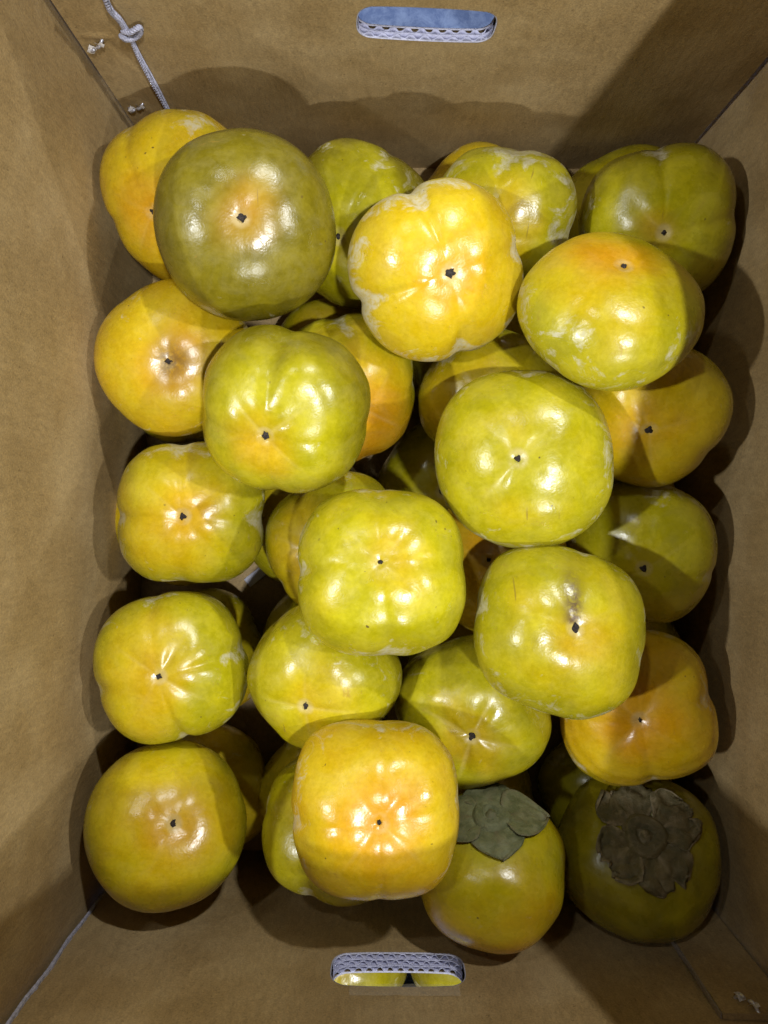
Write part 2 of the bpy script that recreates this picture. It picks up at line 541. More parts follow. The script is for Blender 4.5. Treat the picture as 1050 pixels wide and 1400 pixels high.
# inner corner flap lapping over the near end panel at the right, with its cut edge and a staple
fx0 = 0.1555
def flap():
    n, m = 26, 60
    top = CAM_H - 0.3555
    vs = []
    x1 = RB[0] - 0.0005
    for side in (0, 1):
        for j in range(m):
            for i in range(n):
                f = i / (n - 1)
                x = fx0 + (x1 - fx0) * f + (0.0004 * mnoise.noise(Vector((j * .3, 1, 2))) if i == 0 else 0)
                z = 0.012 + (top - 0.012) * j / (m - 1) + (0.0012 * f if j == m - 1 else 0)
                y = (RB[1] + (LB[1] - RB[1]) * (RB[0] - x) / (RB[0] - LB[0])) + (0.0038 if side else 0.0008)
                if side:
                    y += 0.0008 * mnoise.noise(Vector((x * 60, z * 30, 5)))
                vs.append((x, y, z))
    N = n * m
    fs = grid_faces(n, m) + [tuple(q + N for q in reversed(f)) for f in grid_faces(n, m)]
    for j in range(m - 1):
        fs.append((j * n, (j + 1) * n, (j + 1) * n + N, j * n + N))
        fs.append((j * n + n - 1, (j + 1) * n + n - 1, (j + 1) * n + n - 1 + N, j * n + n - 1 + N))
    for i in range(n - 1):
        fs.append(((m - 1) * n + i, (m - 1) * n + i + 1, (m - 1) * n + i + 1 + N, (m - 1) * n + i + N))
    me = mesh_from('corner_flap', vs, fs)
    o = link('corner_flap', me, MAT['kraft'], carton)
    me.set_sharp_from_angle(angle=math.radians(40))
    strip('cut_edge', (fx0 - 0.0007, RB[1] + 0.0026), 0.0009, 0.0028, 0.014, top, MAT['torn_kraft'], o, 0.0003, 3)
    return o
cflap = flap()

def top_flap(A, B, inward, rise, outward_t, seed):
    """closing flap of the carton, creased at the rim; positive 'inward' leans over the opening, negative folds outwards"""
    AB = B - A
    L = float(np.linalg.norm(AB))
    u = AB / L
    nrm = np.array([u[1], -u[0]])
    if nrm @ ((A + B) / 2) < 0:
        nrm = -nrm
    n, m = 60, 16
    vs = []
    fdir = np.array([-inward, rise])
    ln = np.linalg.norm(fdir)
    fn = np.array([-fdir[1], fdir[0]]) / ln          # board normal in (outward, up)
    for side in (0, 1):
        for j in range(m):
            for i in range(n):
                f, g = i / (n - 1), j / (m - 1)
                uu = 0.003 + (L - 0.006) * f
                w = outward_t * 0.5 + fdir[0] * g
                z = RIM + 0.001 + fdir[1] * g
                b = 0.0012 * mnoise.noise(Vector((uu * 16, g * 2, seed))) * g
                off = (0.0033 if side else -0.0033) + b
                q = A + u * uu + nrm * (w + fn[0] * off)
                vs.append((q[0], q[1], z + fn[1] * off + 0.0033))
    N = n * m
    fs = grid_faces(n, m) + [tuple(q + N for q in reversed(f)) for f in grid_faces(n, m)]
    for i in range(n - 1):
        fs += [(i, i + 1, i + 1 + N, i + N), ((m - 1) * n + i, (m - 1) * n + i + 1, (m - 1) * n + i + 1 + N, (m - 1) * n + i + N)]
    for j in range(m - 1):
        fs += [(j * n, (j + 1) * n, (j + 1) * n + N, j * n + N), (j * n + n - 1, (j + 1) * n + n - 1, (j + 1) * n + n - 1 + N, j * n + n - 1 + N)]
    me = mesh_from('top_flap', vs, fs)
    bm = bmesh.new()
    bm.from_mesh(me)
    bmesh.ops.recalc_face_normals(bm, faces=bm.faces)
    bm.to_mesh(me)
    bm.free()
    link('top_flap', me, MAT['kraft'], carton)
    me.set_sharp_from_angle(angle=math.radians(40))
top_flap(RB, RT, 0.053, 0.030, 0.0066, 1)
top_flap(LB, RB, 0.076, 0.037, 0.0105, 2)
top_flap(LB, LT, -0.070, -0.045, 0.0066, 3)
top_flap(LT, RT, -0.070, -0.050, 0.0066, 4)

# clear packing tape below the near hand slot
def tape():
    t = NT('clear_tape')
    co = t.coord()
    t.set(Base_Color=(0.80, 0.74, 0.62, 1), Roughness=0.18, Alpha=0.16, Normal=t.bump(t.noise(co, 160, 3, 0.6), 0.5, 0.002))
    a = wall_uv(LB, RB, 478, 1349)
    b = wall_uv(LB, RB, 630, 1366)
    n, m = 40, 8
    U, V = np.meshgrid(np.linspace(a[0], b[0], n), np.linspace(a[1], b[1], m))
    w = np.array([-0.0014 - 0.0005 * abs(mnoise.noise(Vector((x * 120, y * 120, 3)))) for x, y in zip(U.ravel(), V.ravel())])
    link('tape', mesh_from('tape', P_near(U.ravel(), V.ravel(), w), grid_faces(n, m)), t.m, near)
tape()

# staples that came through the board: two bent prongs each, with torn paper round them
def tube(pts, rad, seg=8, closed_ends=True):
    pts = [Vector(p) for p in pts]
    vs, fs = [], []
    n = len(pts)
    up = Vector((0.3, 0.5, 0.8)).normalized()
    for i, p in enumerate(pts):
        tdir = (pts[min(i + 1, n - 1)] - pts[max(i - 1, 0)]).normalized()
        a = tdir.cross(up)
        if a.length < 1e-4:
            a = tdir.cross(Vector((1, 0, 0)))
        a.normalize()
        b = tdir.cross(a)
        r = rad[i] if hasattr(rad, '__len__') else rad
        for k in range(seg):
            g = 2 * math.pi * k / seg
            vs.append(p + a * (r * math.cos(g)) + b * (r * math.sin(g)))
    fs = grid_faces(seg, n, True)
    if closed_ends:
        fs += [tuple(range(seg)), tuple((n - 1) * seg + k for k in range(seg))]
    return vs, fs

def staple(A, B, Pf, px, py, ang, seed):
    rng = random.Random(seed)
    u0, z0 = wall_uv(A, B, px, py)
    root = None
    ca, sa = math.cos(ang), math.sin(ang)
    # torn paper lips: small curled scraps
    for s in (-1, 1):
        vs = []
        n, m = 7, 5
        for j in range(m):
            for i in range(n):
                fu, fv = i / (n - 1) - 0.5, j / (m - 1)
                al = s * (0.0016 + 0.0044 * fv + 0.0005 * rng.random())
                ac = fu * 0.0046 * (1 - 0.45 * fv) + 0.0004 * rng.random()
                w = -0.0006 - 0.0020 * math.sin(fv * 2.4) - 0.0003 * rng.random()
                uu, zz = u0 + al * ca - ac * sa, z0 + al * sa + ac * ca
                vs.append(Pf(np.array([uu]), np.array([zz]), np.array([w]))[0])
        o = link('torn_paper', mesh_from('torn_paper', vs, grid_faces(n, m)), MAT['torn'], STAPLE_PARENT)
    for s in (-1, 1):
        pts = []
        for k in range(9):
            f = k / 8
            al = s * (0.0048 - 0.0050 * f) + s * 0.0014
            w = 0.0008 - 0.0034 * math.sin(f * 2.2)
            pts.append(Pf(np.array([u0 + al * ca]), np.array([z0 + al * sa]), np.array([w]))[0])
        vs, fs = tube(pts, 0.0009, 6)
        link('staple_prong', mesh_from('staple_prong', vs, fs), MAT['metal'], STAPLE_PARENT)
STAPLE_PARENT = far
staple(LT, RT, P_far, 131, 60, math.radians(38), 1)
staple(LT, RT, P_far, 186, 144, math.radians(30), 2)
STAPLE_PARENT = cflap
staple(LB + np.array([0, 0.0038]), RB + np.array([0, 0.0038]),
       (lambda u, v, w, A=LB + np.array([0, 0.0042]), B=RB + np.array([0, 0.0042]): np.column_stack(
           [A + np.outer(u, (B - A) / np.linalg.norm(B - A)) + np.outer(w, np.array([0, -1.0])), v])), 1021, 1374, math.radians(60), 3)

# ------------------------------------------------------------------ string threaded through the far panel
def string():
    def fp(px, py, off):
        u, z = wall_uv(LT, RT, px, py)
        return Vector(P_far(np.array([u]), np.array([z]), np.array([-off]))[0])
    root = empty('string', fp(180, 44, 0.002))
    tag(root, 'thin white twisted string knotted through the carton end panel', 'string')
    inv = root.location.copy()
    def smooth_path(keys, n):
        # Catmull-Rom
        out = []
        K = [keys[0]] + keys + [keys[-1]]
        per = n // (len(keys) - 1)
        for i in range(1, len(K) - 2):
            for k in range(per):
                t = k / per
                a, b, c, d = K[i - 1], K[i], K[i + 1], K[i + 2]
                out.append(0.5 * ((2 * b) + (c - a) * t + (2 * a - 5 * b + 4 * c - d) * t * t + (3 * b - a - 3 * c + d) * t ** 3))
        out.append(keys[-1])
        return out
    def rope(name, keys, n, r, turns, ply):
        path = smooth_path(keys, n)
        for q in range(ply):
            pts = []
            for i, p in enumerate(path):
                td = (path[min(i + 1, len(path) - 1)] - path[max(i - 1, 0)]).normalized()
                a = td.cross(Vector((0.2, 0.9, 0.3))).normalized()
                b = td.cross(a)
                g = 2 * math.pi * (q / ply + turns * i / len(path))
                pts.append(p + a * (r * math.cos(g)) + b * (r * math.sin(g)) - inv)
            vs, fs = tube(pts, r * 0.95, 6)
            link(name, mesh_from(name, vs, fs), MAT['string'], root)
    rope('strand', [fp(138, -40, .006), fp(150, 0, .004), fp(163, 18, .003), fp(175, 40, .002)], 90, 0.00085, 10, 3)
    rope('strand', [fp(174, 36, .0022), fp(190, 70, .0020), fp(212, 110, .0020), fp(232, 150, .0022), fp(246, 185, .003), fp(256, 215, .003)], 260, 0.00066, 30, 3)
    rope('strand', [fp(176, 34, .0038), fp(188, 66, .0036), fp(208, 106, .0034), fp(230, 148, .0030), fp(244, 184, .0035)], 240, 0.00055, 26, 2)
    rope('knot', [fp(168, 34, .003), fp(178, 30, .005), fp(190, 26, .004), fp(192, 36, .003), fp(186, 44, .0025), fp(176, 40, .005), fp(166, 38, .004),
                  fp(172, 46, .003)], 150, 0.00075, 10, 3)
string()

# ------------------------------------------------------------------ persimmons
# id, px, py, radius px, pole px (blossom end, or the calyx for 'c'), distance, yaw of the grooves, squareness, groove depth, height ratio, green, ripe, kind
FRUIT = [
 ('M1', 250, 274, 107, 207, 290, 0.4292, 20, .02, .030, .80, .10, .50),
 ('M2', 241, 491, 104, 230, 494, 0.4296, 40, .015, .010, .78, .05, .45),
 ('M3', 262, 700, 103, 250, 706, 0.4300, 0, .040, .035, .78, .45, .28),
 ('M4', 235, 910, 105, 217, 925, 0.4298, 12, .028, .040, .78, .55, .22),
 ('M5', 229, 1125, 108, 237, 1126, 0.4271, 20, .010, .008, .80, .45, .32),
 ('M6', 485, 312, 108, 462, 323, 0.4329, 60, .02, .030, .78, 1.25, .05),
 ('M7', 685, 305, 100, 660, 318, 0.4228, 84, .03, .030, .78, .75, .00),
 ('M8', 895, 312, 107, 908, 318, 0.4300, 5, .035, .040, .76, 1.15, .12),
 ('M9', 474, 534, 101, 500, 560, 0.4339, 96, .03, .040, .78, .35, .45),
 ('M10', 672, 545, 97, 672, 560, 0.4362, 50, .03, .020, .78, .55, .10),
 ('M11', 884, 562, 104, 887, 588, 0.4073, -28, .025, .030, .80, .30, .40),
 ('M12', 872, 752, 101, 880, 777, 0.4336, -10, .03, .030, .80, .85, .08),
 ('M13', 868, 966, 107, 875, 985, 0.4280, -80, .035, .035, .76, .05, .62),
 ('M14', 442, 922, 102, 418, 965, 0.4131, 45, .04, .010, .80, .85, .02),
 ('M15', 645, 970, 104, 645, 1007, 0.4300, 25, .045, .020, .80, .85, .10),
 ('M16', 672, 1185, 103, 672, 1118, 0.4080, 20, .02, .006, .88, .15, .45),
 ('M17', 870, 1165, 108, 882, 1143, 0.4340, 30, .02, .006, .82, 1.20, .0),
 ('M18', 462, 744, 97, 440, 760, 0.4342, 30, .03, .030, .78, .55, .25),
 ('M19', 678, 765, 98, 668, 765, 0.4333, 30, .03, .020, .78, .10, .50),
 ('M20', 455, 1128, 98, 430, 1128, 0.4300, -8, .03, .050, .80, .90, .05),
 ('T1', 338, 312, 124, 330, 297, 0.3784, 100, .012, .006, .76, 1.95, .18),  # olive skin, darkened further in colour to stand in for missing shade
 ('T2', 595, 373, 121, 615, 373, 0.3821, 14, .012, .085, .77, .12, .42),
 ('T3', 832, 424, 124, 853, 363, 0.3599, 40, .020, .010, .62, .55, .20),
 ('T4', 390, 562, 117, 362, 597, 0.3751, -8, .028, .045, .80, 1.30, .18),  # green skin, deepened in colour where cast shade is missing
 ('T5', 715, 628, 123, 708, 627, 0.3808, 5, .015, .006, .77, .78, .10),
 ('T6', 520, 780, 119, 520, 768, 0.3741, 1, .048, .030, .78, .80, .05),
 ('T7', 763, 860, 119, 788, 858, 0.3736, 75, .030, .018, .78, .72, .18),
 ('T8', 513, 1103, 121, 519, 1126, 0.3733, 2, .045, .022, .78, -.05, .62),
 ('L00', 266, 299, 90, 258, 277, 0.4945, 10, .03, .03, .78, .2, .4),
 ('L01', 476, 296, 92, 470, 282, 0.4880, 30, .03, .02, .78, .0, .3),
 ('L02', 655, 297, 92, 650, 282, 0.4860, 50, .03, .02, .78, .1, .35),
 ('L03', 856, 297, 92, 869, 262, 0.4860, 20, .03, .02, .78, .8, .1),
 ('L10', 255, 515, 94, 248, 500, 0.4945, 10, .03, .02, .78, .4, .2),
 ('L11', 458, 499, 90, 453, 476, 0.4945, 70, .03, .02, .78, .6, .1),
 ('L12', 648, 499, 90, 662, 481, 0.4945, 10, .03, .02, .78, .5, .2),
 ('L13', 840, 503, 90, 872, 484, 0.4945, 30, .03, .02, .78, .3, .3),
 ('L20', 250, 708, 91, 236, 708, 0.4945, 40, .03, .02, .78, .4, .2),
 ('L21', 424, 712, 90, 420, 706, 0.4945, 10, .03, .02, .78, .6, .1),
 ('L22', 604, 668, 90, 604, 672, 0.4945, 60, .03, .02, .78, .9, .0),
 ('L23', 835, 695, 90, 863, 697, 0.4945, 10, .03, .02, .78, .4, .2),
 ('L30', 268, 896, 92, 269, 900, 0.4945, 20, .03, .02, .78, .5, .35),
 ('L31', 448, 890, 93, 464, 901, 0.4945, 80, .03, .02, .78, .6, .1),
 ('L32', 644, 896, 90, 665, 913, 0.4945, 10, .03, .02, .78, .5, .1),
 ('L33', 836, 889, 90, 860, 916, 0.4945, 40, .03, .02, .78, .6, .1),
 ('L40', 278, 1078, 94, 263, 1131, 0.4945, 10, .03, .02, .78, .3, .3),
 ('L41', 446, 1084, 93, 439, 1116, 0.4945, 50, .03, .02, .78, .3, .4),
 ('L42', 646, 1093, 90, 643, 1112, 0.4945, 10, .03, .02, .78, .6, .1),
 ('L43', 828, 1084, 90, 840, 1120, 0.4945, 30, .03, .02, .78, .9, .0),
]
LABEL = {
 'M1': 'yellow-orange persimmon against the corner under the string, tipped towards the side wall',
 'M2': 'orange-yellow persimmon with a brown-stained dark tip, pressed against the carton side wall',
 'M3': 'squarish yellow-green persimmon with notched sides and wax smears, beside a gap showing white paper',
 'M4': 'yellow-green persimmon on the side wall with pale creases meeting at its tip',
 'M5': 'olive-yellow persimmon in the corner beside the pale torn cardboard edge',
 'M6': 'olive green persimmon wedged against the end wall beside the big darkened olive one',
 'M7': 'pale yellow-green persimmon with a white waxy streak, tucked behind the notched yellow one',
 'M8': 'lobed olive green persimmon filling the far corner away from the string',
 'M9': 'yellow-green persimmon turning orange, half hidden between the deepened green and the notched yellow one',
 'M10': 'yellow-green persimmon mostly covered by three larger ones around it',
 'M11': 'olive persimmon with an orange patch around its tip, resting on the side wall',
 'M12': 'dull green persimmon with whitish scuffs and a notch facing the side wall',
 'M13': 'orange persimmon with pale cross creases, lying above the dark brown-capped one',
 'M14': 'smooth yellow-green persimmon with folded tip, under the central square persimmon',
 'M15': 'angular bright yellow-green persimmon with sharp creases and a water-drop mark',
 'M16': 'yellow-orange persimmon lying on its side showing a grey-green leafy cap',
 'M17': 'dark green persimmon in deep shade showing a dry brown ragged cap',
 'M18': 'yellow persimmon squeezed beside the gap with white paper, under the central square one',
 'M19': 'orange persimmon barely visible in the hollow between three big upper ones',
 'M20': 'dull green persimmon peeking from under the bright orange-yellow one at the slotted wall',
 'T1': 'large round olive persimmon, darkened in colour for shade, with brownish centre, lying on top below the string',
 'T2': 'bright yellow deeply notched persimmon with chalky wax patches on its rim, lying on top',
 'T3': 'large yellow-green persimmon on top with its tip turned towards the far wall',
 'T4': 'green persimmon on top, deepened in colour for shade, with an orange tip and a deep side notch',
 'T5': 'big round lime-yellow persimmon on top with chalky scuffs and orange centre',
 'T6': 'square four-lobed lime-green persimmon on top in the middle of the pile',
 'T7': 'yellow-green persimmon on top with a grey-brown smear running into its dark tip',
 'T8': 'bright orange-yellow square persimmon on top with many glints and pale cross creases',
 'L01': 'yellow persimmon in the bottom layer, just showing behind the olive one at the end wall',
 'L02': 'deep yellow persimmon in the bottom layer, behind the one with a white streak',
 'L03': 'green persimmon in the bottom layer, behind the lobed olive one in the far corner',
 'L30': 'olive and orange persimmon in the bottom layer, showing beside the creased side-wall persimmon',
 'L40': 'dark shaded persimmon in the bottom layer beside the corner one at the pale torn edge',
 'L43': 'very dark green persimmon in the bottom layer behind the leafy-capped and brown-capped ones',
 'L11': 'olive persimmon in the bottom layer, peeping between the round darkened olive and deepened green ones',
 'L31': 'persimmon in the bottom layer beside the white paper, under the folded-tip one',
 'L21': 'persimmon in the bottom layer squeezed between the squarish notched one and its yellow neighbour',
 'L22': 'dark green persimmon deep in the gap under the big lime-yellow one',
}
LOWER_LABEL = 'persimmon in the dark bottom layer almost hidden by the fruit above'

RIDGE = {'T2': 0.4, 'T1': 0.25, 'M5': 0.5, 'T3': 0.5, 'M2': 0.6, 'M15': 1.8, 'T6': 1.3, 'T8': 1.3}
SCAR = {'T7': 1.5, 'T2': 1.2, 'M5': 1.4, 'T4': 1.2, 'T6': 0.7, 'T8': 0.9, 'T3': 0.8, 'M13': 0.8}
WAXY = {'T2': 1.0, 'T5': 0.8, 'M12': 0.9, 'M7': 0.9, 'M10': 0.8, 'M3': 0.6, 'T8': 0.4, 'T7': 0.5, 'T3': 0.6, 'T1': -0.3, 'T4': -1.2, 'M5': -0.2, 'M17': -0.6, 'M16': -0.4, 'M1': 0.6}

def smoothstep(x, a, b):
    t = np.clip((x - a) / (b - a), 0, 1)
    return t * t * (3 - 2 * t)

class Shape:
    def __init__(self, R, hr, yaw, sq, gd, seed, calyx=False, ridge=1.0):
        self.R, self.h, self.yaw, self.sq = R, R * hr, math.radians(yaw), sq
        r = np.random.default_rng(seed)
        self.gd = gd * r.uniform(0.45, 1.35, 4)
        self.goff = r.uniform(-0.12, 0.12, 4)
        self.gw = r.uniform(0.085, 0.15, 4)
        self.ph = r.uniform(0, 6.28, (14, 3))
        self.fr = r.normal(0, 1.0, (14, 3)) * np.concatenate([np.full(6, 1.7), np.full(8, 4.2)])[:, None]
        self.am = np.concatenate([np.full(6, 0.0085), np.full(8, 0.0030)]) * r.uniform(0.6, 1.3, 14) * (0.5 if sq < 0.02 else 1.0)
        self.ex = 1 + r.uniform(-0.025, 0.025)
        self.ea = r.uniform(0, 3.14)
        self.dip = r.uniform(0.03, 0.075)
        self.ridge = r.uniform(0.1, 1.0, 4) * r.uniform(0.4, 1.3) * ridge
        self.calyx = calyx
    def groove(self, phi):
        g = np.zeros_like(phi)
        raw = np.zeros_like(phi)
        for k in range(4):
            d = (phi - self.yaw - k * math.pi / 2 - self.goff[k] + math.pi) % (2 * math.pi) - math.pi
            e = np.exp(-(d / self.gw[k]) ** 2)
            g += self.gd[k] * e + self.gd[k] * 0.55 * np.exp(-(d / 0.33) ** 2)
            raw += e * self.gd[k] / 0.05
        return g, raw
    def __call__(self, t, phi):
        st, ct = np.sin(t), np.cos(t)
        rr = np.abs(st) ** 0.86
        zz = np.sign(ct) * np.abs(ct) ** 0.92
        g, raw = self.groove(phi)
        eq = smoothstep(t, 0.35, 1.15) * (1 - smoothstep(t, 2.2, 2.9))
        sqw = smoothstep(t, 0.25, 1.2) * (1 - 0.5 * smoothstep(t, 2.0, 3.0))
        f = 1 - self.sq * np.cos(4 * (phi - self.yaw)) * sqw - g * eq * 0.85
        f *= 1 + (self.ex - 1) * np.cos(2 * (phi - self.ea))
        x, y = rr * np.cos(phi) * f, rr * np.sin(phi) * f
        # blossom end: shallow hollow, four soft valleys running out from it
        rad = rr
        val = np.zeros_like(phi)
        for k in range(4):
            d = (phi - self.yaw - math.pi / 4 - k * math.pi / 2 - self.goff[k] + math.pi) % (2 * math.pi) - math.pi
            val += self.ridge[k] * np.exp(-(d / 0.26) ** 2)
        top = t < math.pi / 2
        z = zz.copy()
        z -= np.where(top, self.dip * np.exp(-(rad / 0.20) ** 2) + 0.022 * np.exp(-(rad / 0.055) ** 2), 0)
        z -= np.where(top, 0.036 * val * (smoothstep(rad, 0.03, 0.30) * (1 - smoothstep(rad, 0.35, 0.80))), 0)
        z -= np.where(top, 0.75 * g * smoothstep(rad, 0.1, 0.75) * (1 - smoothstep(rad, 0.8, 1.0)), 0)
        z += np.where(~top, 0.14 * np.exp(-(rad / 0.30) ** 2), 0)
        p = np.stack([x, y, z], -1)
        nz = np.zeros_like(t)
        for i in range(14):
            nz += self.am[i] * np.sin(p[..., 0] * self.fr[i, 0] * 1.5 + p[..., 1] * self.fr[i, 1] * 1.5 + p[..., 2] * self.fr[i, 2] * 1.5 + self.ph[i, 0])
        p = p * (1 + nz)[..., None]
        p[..., 0] *= self.R
        p[..., 1] *= self.R
        p[..., 2] *= self.h
        line = np.zeros_like(phi)
        for k in range(4):
            d = (phi - self.yaw - math.pi / 4 - k * math.pi / 2 - self.goff[k] + math.pi) % (2 * math.pi) - math.pi
            line += self.ridge[k] * np.exp(-(d * rad / 0.022) ** 2)
        return p, raw * eq, line * smoothstep(rad, 0.05, 0.15) * (1 - smoothstep(rad, 0.35, 0.75))

def add_attr(me, name, vals):
    a = me.attributes.new(name, 'FLOAT', 'POINT')
    a.data.foreach_set('value', np.asarray(vals, dtype=np.float32))

def frame(axis):
    z = Vector(axis).normalized()
    x = Vector((1, 0, 0)) - z * z.x
    x.normalize()
    y = z.cross(x)
    return Matrix((x, y, z)).transposed()

def persimmon(fid, px, py, rp, ax, ay, d, yaw, sq, gd, hr, green, ripe, seed, C=None, axis=None, R=None):
    cal = fid in ('M16', 'M17')
    if C is None:
        C = ray(px, py) * d
        R = rp * d / FPX
        h = R * hr * (0.95 if not cal else 0.92)
        v = ray(ax, ay)
        v /= np.linalg.norm(v)
        b = v @ C
        disc = max(b * b - (C @ C - h * h), 0)
        a = v * (b - math.sqrt(disc)) - C
        a /= np.linalg.norm(a)
        C = np.array([C[0], C[1], CAM_H + C[2]])
        if cal:
            a = -a
    else:
        a = np.array(axis)
    sh = Shape(R, hr, yaw, sq, gd, seed, cal, RIDGE.get(fid, 1.0))
    rot = frame(a)
    low = fid[0] == 'L'
    nu, nv = (72, 44) if low else (168, 110)
    # polar sampling, denser at the blossom end
    ts = np.linspace(0, 1, nv)
    ts = math.pi * (ts ** 1.15)
    ts[0], ts[-1] = 0.004, math.pi - 0.004
    ph = np.arange(nu) * 2 * math.pi / nu
    Tm, Pm = np.meshgrid(ts, ph, indexing='ij')
    p, gv, rays = sh(Tm.ravel(), Pm.ravel())
    root = empty('persimmon', C)
    root.rotation_mode = 'QUATERNION'
    root.rotation_quaternion = rot.to_quaternion()
    faces = grid_faces(nu, nv, True) + [tuple(reversed(range(nu))), tuple((nv - 1) * nu + k for k in range(nu))]
    me = mesh_from('skin', p, faces)
    N = len(p)
    add_attr(me, 'theta', Tm.ravel() / math.pi)
    add_attr(me, 'groove', np.clip(gv, 0, 1))
    add_attr(me, 'rays', np.clip(rays, 0, 1))
    add_attr(me, 'seed', np.full(N, (seed * 0.377) % 10))
    q = p / np.array([sh.R, sh.R, sh.h])
    wd = np.array(rot.to_3x3()) @ q.T      # world-oriented unit directions, for marks that sit on one side
    rv = np.full(N, ripe)
    gvv = np.full(N, green)
    st = np.zeros(N)
    ang = np.arctan2(wd[1], wd[0])
    rad = np.hypot(q[:, 0], q[:, 1])
    topm = (Tm.ravel() < 1.4)
    if fid == 'T7':      # smear from the tip towards the far wall
        da = np.abs((ang - math.radians(92) + math.pi) % (2 * math.pi) - math.pi)
        st = np.exp(-((q[:, 0] * 0 + wd[0] - (-0.02) - (np.array(rot.to_3x3()) @ np.array([0, 0, 1.0]))[0]) / 0.12) ** 2)
        rel = wd[1] - (np.array(rot.to_3x3()) @ np.array([0, 0, 1.0]))[1]
        st = st * smoothstep(rel, 0.0, 0.05) * (1 - smoothstep(rel, 0.22, 0.85)) * topm * 0.95
    if fid == 'M2':
        st = np.exp(-((rad - 0.0) / 0.30) ** 2) * topm * 0.75 * smoothstep(wd[0], -0.30, 0.10)
        st = np.maximum(st, 0.6 * np.exp(-(rad / 0.16) ** 2) * topm)
    if fid == 'M9':
        rv = rv + 0.45 * smoothstep(-wd[1], -0.1, 0.7)
        gvv = gvv + 0.5 * smoothstep(wd[1], 0.0, 0.7)
    if fid == 'T1':
        rv = rv + 0.30 * smoothstep(wd[0], 0.3, 1.0)
        rv = rv + 0.10 * np.exp(-(rad / 0.5) ** 2) * topm
        st = 0.12 * np.exp(-(rad / 0.45) ** 2) * topm
    if fid in ('T3',):
        rv = rv + 0.40 * smoothstep(wd[1], 0.25, 0.8)
    if fid == 'T4':
        rv = rv + 0.25 * smoothstep(-wd[1] - wd[0], 0.2, 0.9)
    if fid == 'M16':
        rv = rv + 0.25 * smoothstep(-wd[1], 0.3, 0.9)
        gvv = gvv + 0.45 * smoothstep(wd[1] + 0.5 * wd[0], 0.0, 0.8)
    if fid == 'M15':
        rv = rv + 0.35 * smoothstep(-wd[1], 0.1, 0.8)
    if fid == 'L30':
        rv = rv + 0.4 * smoothstep(-wd[1], 0.2, 0.8)
    if fid == 'M4' or fid == 'M3':
        gvv = gvv + 0.35 * smoothstep(wd[0], 0.1, 0.9)
        rv = rv + 0.15 * smoothstep(-wd[0], 0.1, 0.9)
    add_attr(me, 'ripe', rv)
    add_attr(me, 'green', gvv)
    add_attr(me, 'stain', st)
    add_attr(me, 'waxy', np.full(N, WAXY.get(fid, 0.3)))
    link('skin', me, MAT['skin'], root)
    rng = random.Random(seed * 13 + 5)
    # blossom scar: a small dark ragged stub in the hollow
    if not low or True:
        n = 14
        rs = sh.R * (0.040 if not low else 0.045) * rng.uniform(0.65, 1.2) * SCAR.get(fid, 1.0)
        lob, nlob, elong = rng.uniform(0.08, 0.32), rng.choice((3, 4, 4, 5)), rng.uniform(0.75, 1.25)
        p0, _, _ = sh(np.array([0.004]), np.array([0.0]))
        z0 = p0[0, 2]
        vs = [(0, 0, z0 + 0.0012)]
        for ring, (f, zz) in enumerate(((0.45, 0.0013), (0.80, 0.0010), (1.0, 0.0002), (1.12, -0.0008))):
            for k in range(n):
                g = 2 * math.pi * k / n
                rr = rs * f * (1 + lob * math.cos(nlob * g + seed) * (ring > 0) + rng.uniform(-0.26, 0.26) * (ring > 0))
                pt = (rr * math.cos(g) * elong, rr * math.sin(g) / elong, z0 + zz + rng.uniform(-0.0003, 0.0003) + 0.10 * rr)
                vs.append(pt)
        fs = [(0, 1 + k, 1 + (k + 1) % n) for k in range(n)]
        for r_ in range(3):
            for k in range(n):
                a0, b0 = 1 + r_ * n + k, 1 + r_ * n + (k + 1) % n
                fs.append((a0, a0 + n, b0 + n, b0))
        if not cal:
            link('blossom_scar', mesh_from('blossom_scar', vs, fs), MAT['scar'], root)
    if cal:
        dry = fid == 'M17'
        mat = MAT['calyx_dry' if dry else 'calyx_green']
        croot = None
        # boss with a broken stem stub in the middle of the cap
        n = 26
        vs = []
        prof = [(0.0, 0.0052), (0.050, 0.0050), (0.070, 0.0018), (0.105, 0.0014), (0.135, 0.0042), (0.165, 0.0022), (0.20, 0.0036), (0.24, 0.0016), (0.28, -0.0012)]
        for (rr, zz) in prof:
            for k in range(n):
                g = 2 * math.pi * k / n
                r_ = rr * sh.R * (1 + 0.06 * math.sin(3 * g + seed) + 0.03 * rng.uniform(-1, 1))
                tt = math.pi - max(rr, 0.01)
                s0, _, _ = sh(np.array([tt]), np.array([g]))
                vs.append((r_ * math.cos(g), r_ * math.sin(g), s0[0, 2] - zz - 0.0008 + rng.uniform(-.0002, .0002)))
        me = mesh_from('calyx', vs, grid_faces(n, len(prof), True))
        ed = np.concatenate([np.full(n, 0.2 if i > 2 else 0.7) for i in range(len(prof))])
        add_attr(me, 'edge', ed)
        add_attr(me, 'vein', np.zeros(len(vs)))
        cal_o = link('calyx', me, mat, root)
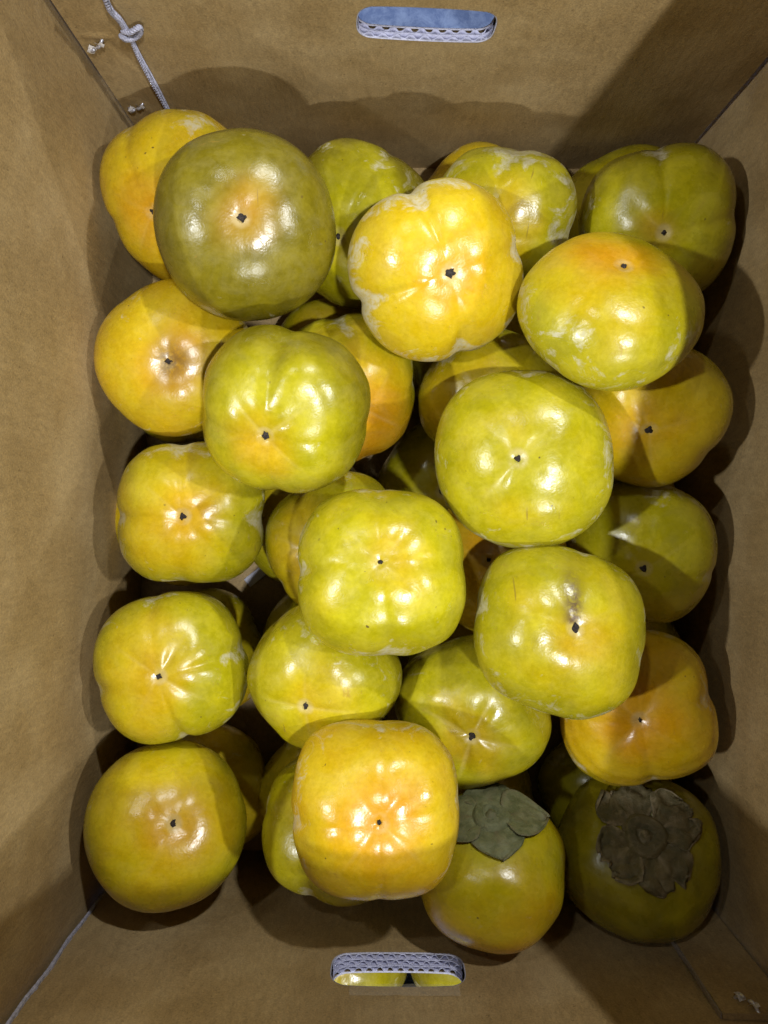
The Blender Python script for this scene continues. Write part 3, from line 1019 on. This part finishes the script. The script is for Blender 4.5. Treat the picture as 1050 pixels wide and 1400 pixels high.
        # four leaves
        for k in range(4):
            nl, nw = 28, 37
            vs, ed, ve = [], [], []
            phc = math.radians((90 if not dry else 64) + 90 * k) + rng.uniform(-0.12, 0.12)
            reach = (0.68 if not dry else 0.58) * rng.uniform(0.90, 1.10)
            curl = rng.uniform(0.3, 1.0) * (0.8 if dry else 0.5)
            for j in range(nl):
                s = j / (nl - 1)
                if dry:
                    wdt = 0.80 * (1 - 0.65 * s ** 4) * (0.85 + 0.25 * math.sin(2.6 * s))
                else:
                    wdt = 0.94 * (1 - s ** 2.2) * (0.90 + 0.35 * math.sin(math.pi * s * 0.9))
                for i in range(nw):
                    c = 2 * i / (nw - 1) - 1
                    rag = (mnoise.fractal(Vector((c * 2.6, k * 5.0 + seed, s * 1.5)), 0.7, 2.1, 4) * (0.24 if dry else 0.06))
                    psi = 0.17 + (reach - 0.17) * s * (1 + rag * (0.9 if dry else 0.4) * s - (0.12 * (1 - abs(c)) * (s > 0.9) if dry else 0))
                    phi = phc + c * wdt * (1 + rag * (0.6 if dry else 0.3))
                    s0, _, _ = sh(np.array([math.pi - psi]), np.array([phi]))
                    nrm = Vector(s0[0]).normalized()
                    lift = 0.0006 + 0.0028 * curl * (s ** 2.2) * (0.4 + 0.6 * abs(c)) + 0.0012 * (abs(c) ** 3) * (1 if k % 2 else 0.3)
                    lift += 0.0014 * mnoise.noise(Vector((c * 2.5 + k * 3, s * 3.5, seed * 1.0))) * (0.3 + s) * (1.7 if dry else 1.0)
                    lift += (0.0010 if dry else 0.0005) * abs(mnoise.noise(Vector((phi * 6.0, seed * 2.0, s)))) * (0.4 + s)
                    lift += 0.0003 * k
                    lift = max(lift, 0.0003)
                    vs.append(tuple(Vector(s0[0]) + nrm * lift))
                    ed.append(max(abs(c) ** 4, s ** 5))
                    ve.append(math.exp(-(c / 0.07) ** 2) * (1 - s) + 0.6 * math.exp(-((abs(c) - 0.45 * s) / 0.05) ** 2) * (1 - s))
            me = mesh_from('leaf', vs, grid_faces(nw, nl))
            add_attr(me, 'edge', ed)
            add_attr(me, 'vein', ve)
            lo = link('leaf', me, mat, cal_o)
            so = lo.modifiers.new('thickness', 'SOLIDIFY')
            so.thickness = 0.0004
            so.offset = 1
    grp = 'persimmons packed in the carton'
    tag(root, LABEL.get(fid, LOWER_LABEL), 'persimmon', grp)
    if fid not in LABEL:
        root['group'] = 'hidden persimmons of the bottom layer'
    return root

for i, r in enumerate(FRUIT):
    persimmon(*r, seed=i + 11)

# two persimmons on the ground outside, seen through the near hand slot
for k, (x, dy, lab) in enumerate(((-0.0285, 0.0, 'green persimmon outside the carton, seen through the hand slot'),
                                  (0.0570, 0.0, 'yellow-green persimmon outside the carton, seen through the hand slot'),
                                  (0.0150, 0.074, 'persimmon outside the carton, behind the two seen through the hand slot'))):
    R = 0.0425
    root = persimmon('O', 0, 0, 0, 0, 0, 0, 15 + 30 * k, .02, .012, .80, 1.60 - .1 * k, .05, 90 + k,
                     C=np.array([x, -0.2475 - R - 0.001 - dy, R * 0.80 * 0.97]), axis=(0.05, 0.20, 1.0), R=R)
    tag(root, lab, 'persimmon', 'persimmons outside the carton')

# ------------------------------------------------------------------ scrap of white paper on the carton floor
def scrap():
    n, m = 14, 10
    c = at(352, 786, CAM_H - FLOOR_Z - 0.004)
    vs = []
    for j in range(m):
        for i in range(n):
            u, v = (i / (n - 1) - 0.5) * 0.020, (j / (m - 1) - 0.5) * 0.007
            a = math.radians(38)
            z = FLOOR_Z + 0.0012 + 0.0010 * math.sin(u * 190) + 0.0008 * mnoise.noise(Vector((u * 90, v * 90, 2)))
            vs.append((c[0] + u * math.cos(a) - v * math.sin(a), c[1] + u * math.sin(a) + v * math.cos(a), z))
    o = link('paper_scrap', mesh_from('paper_scrap', vs, grid_faces(n, m)), MAT['paper'])
    tag(o, 'scrap of white paper on the carton floor in the gap between persimmons', 'paper')
    so = o.modifiers.new('thickness', 'SOLIDIFY')
    so.thickness = 0.0003
scrap()
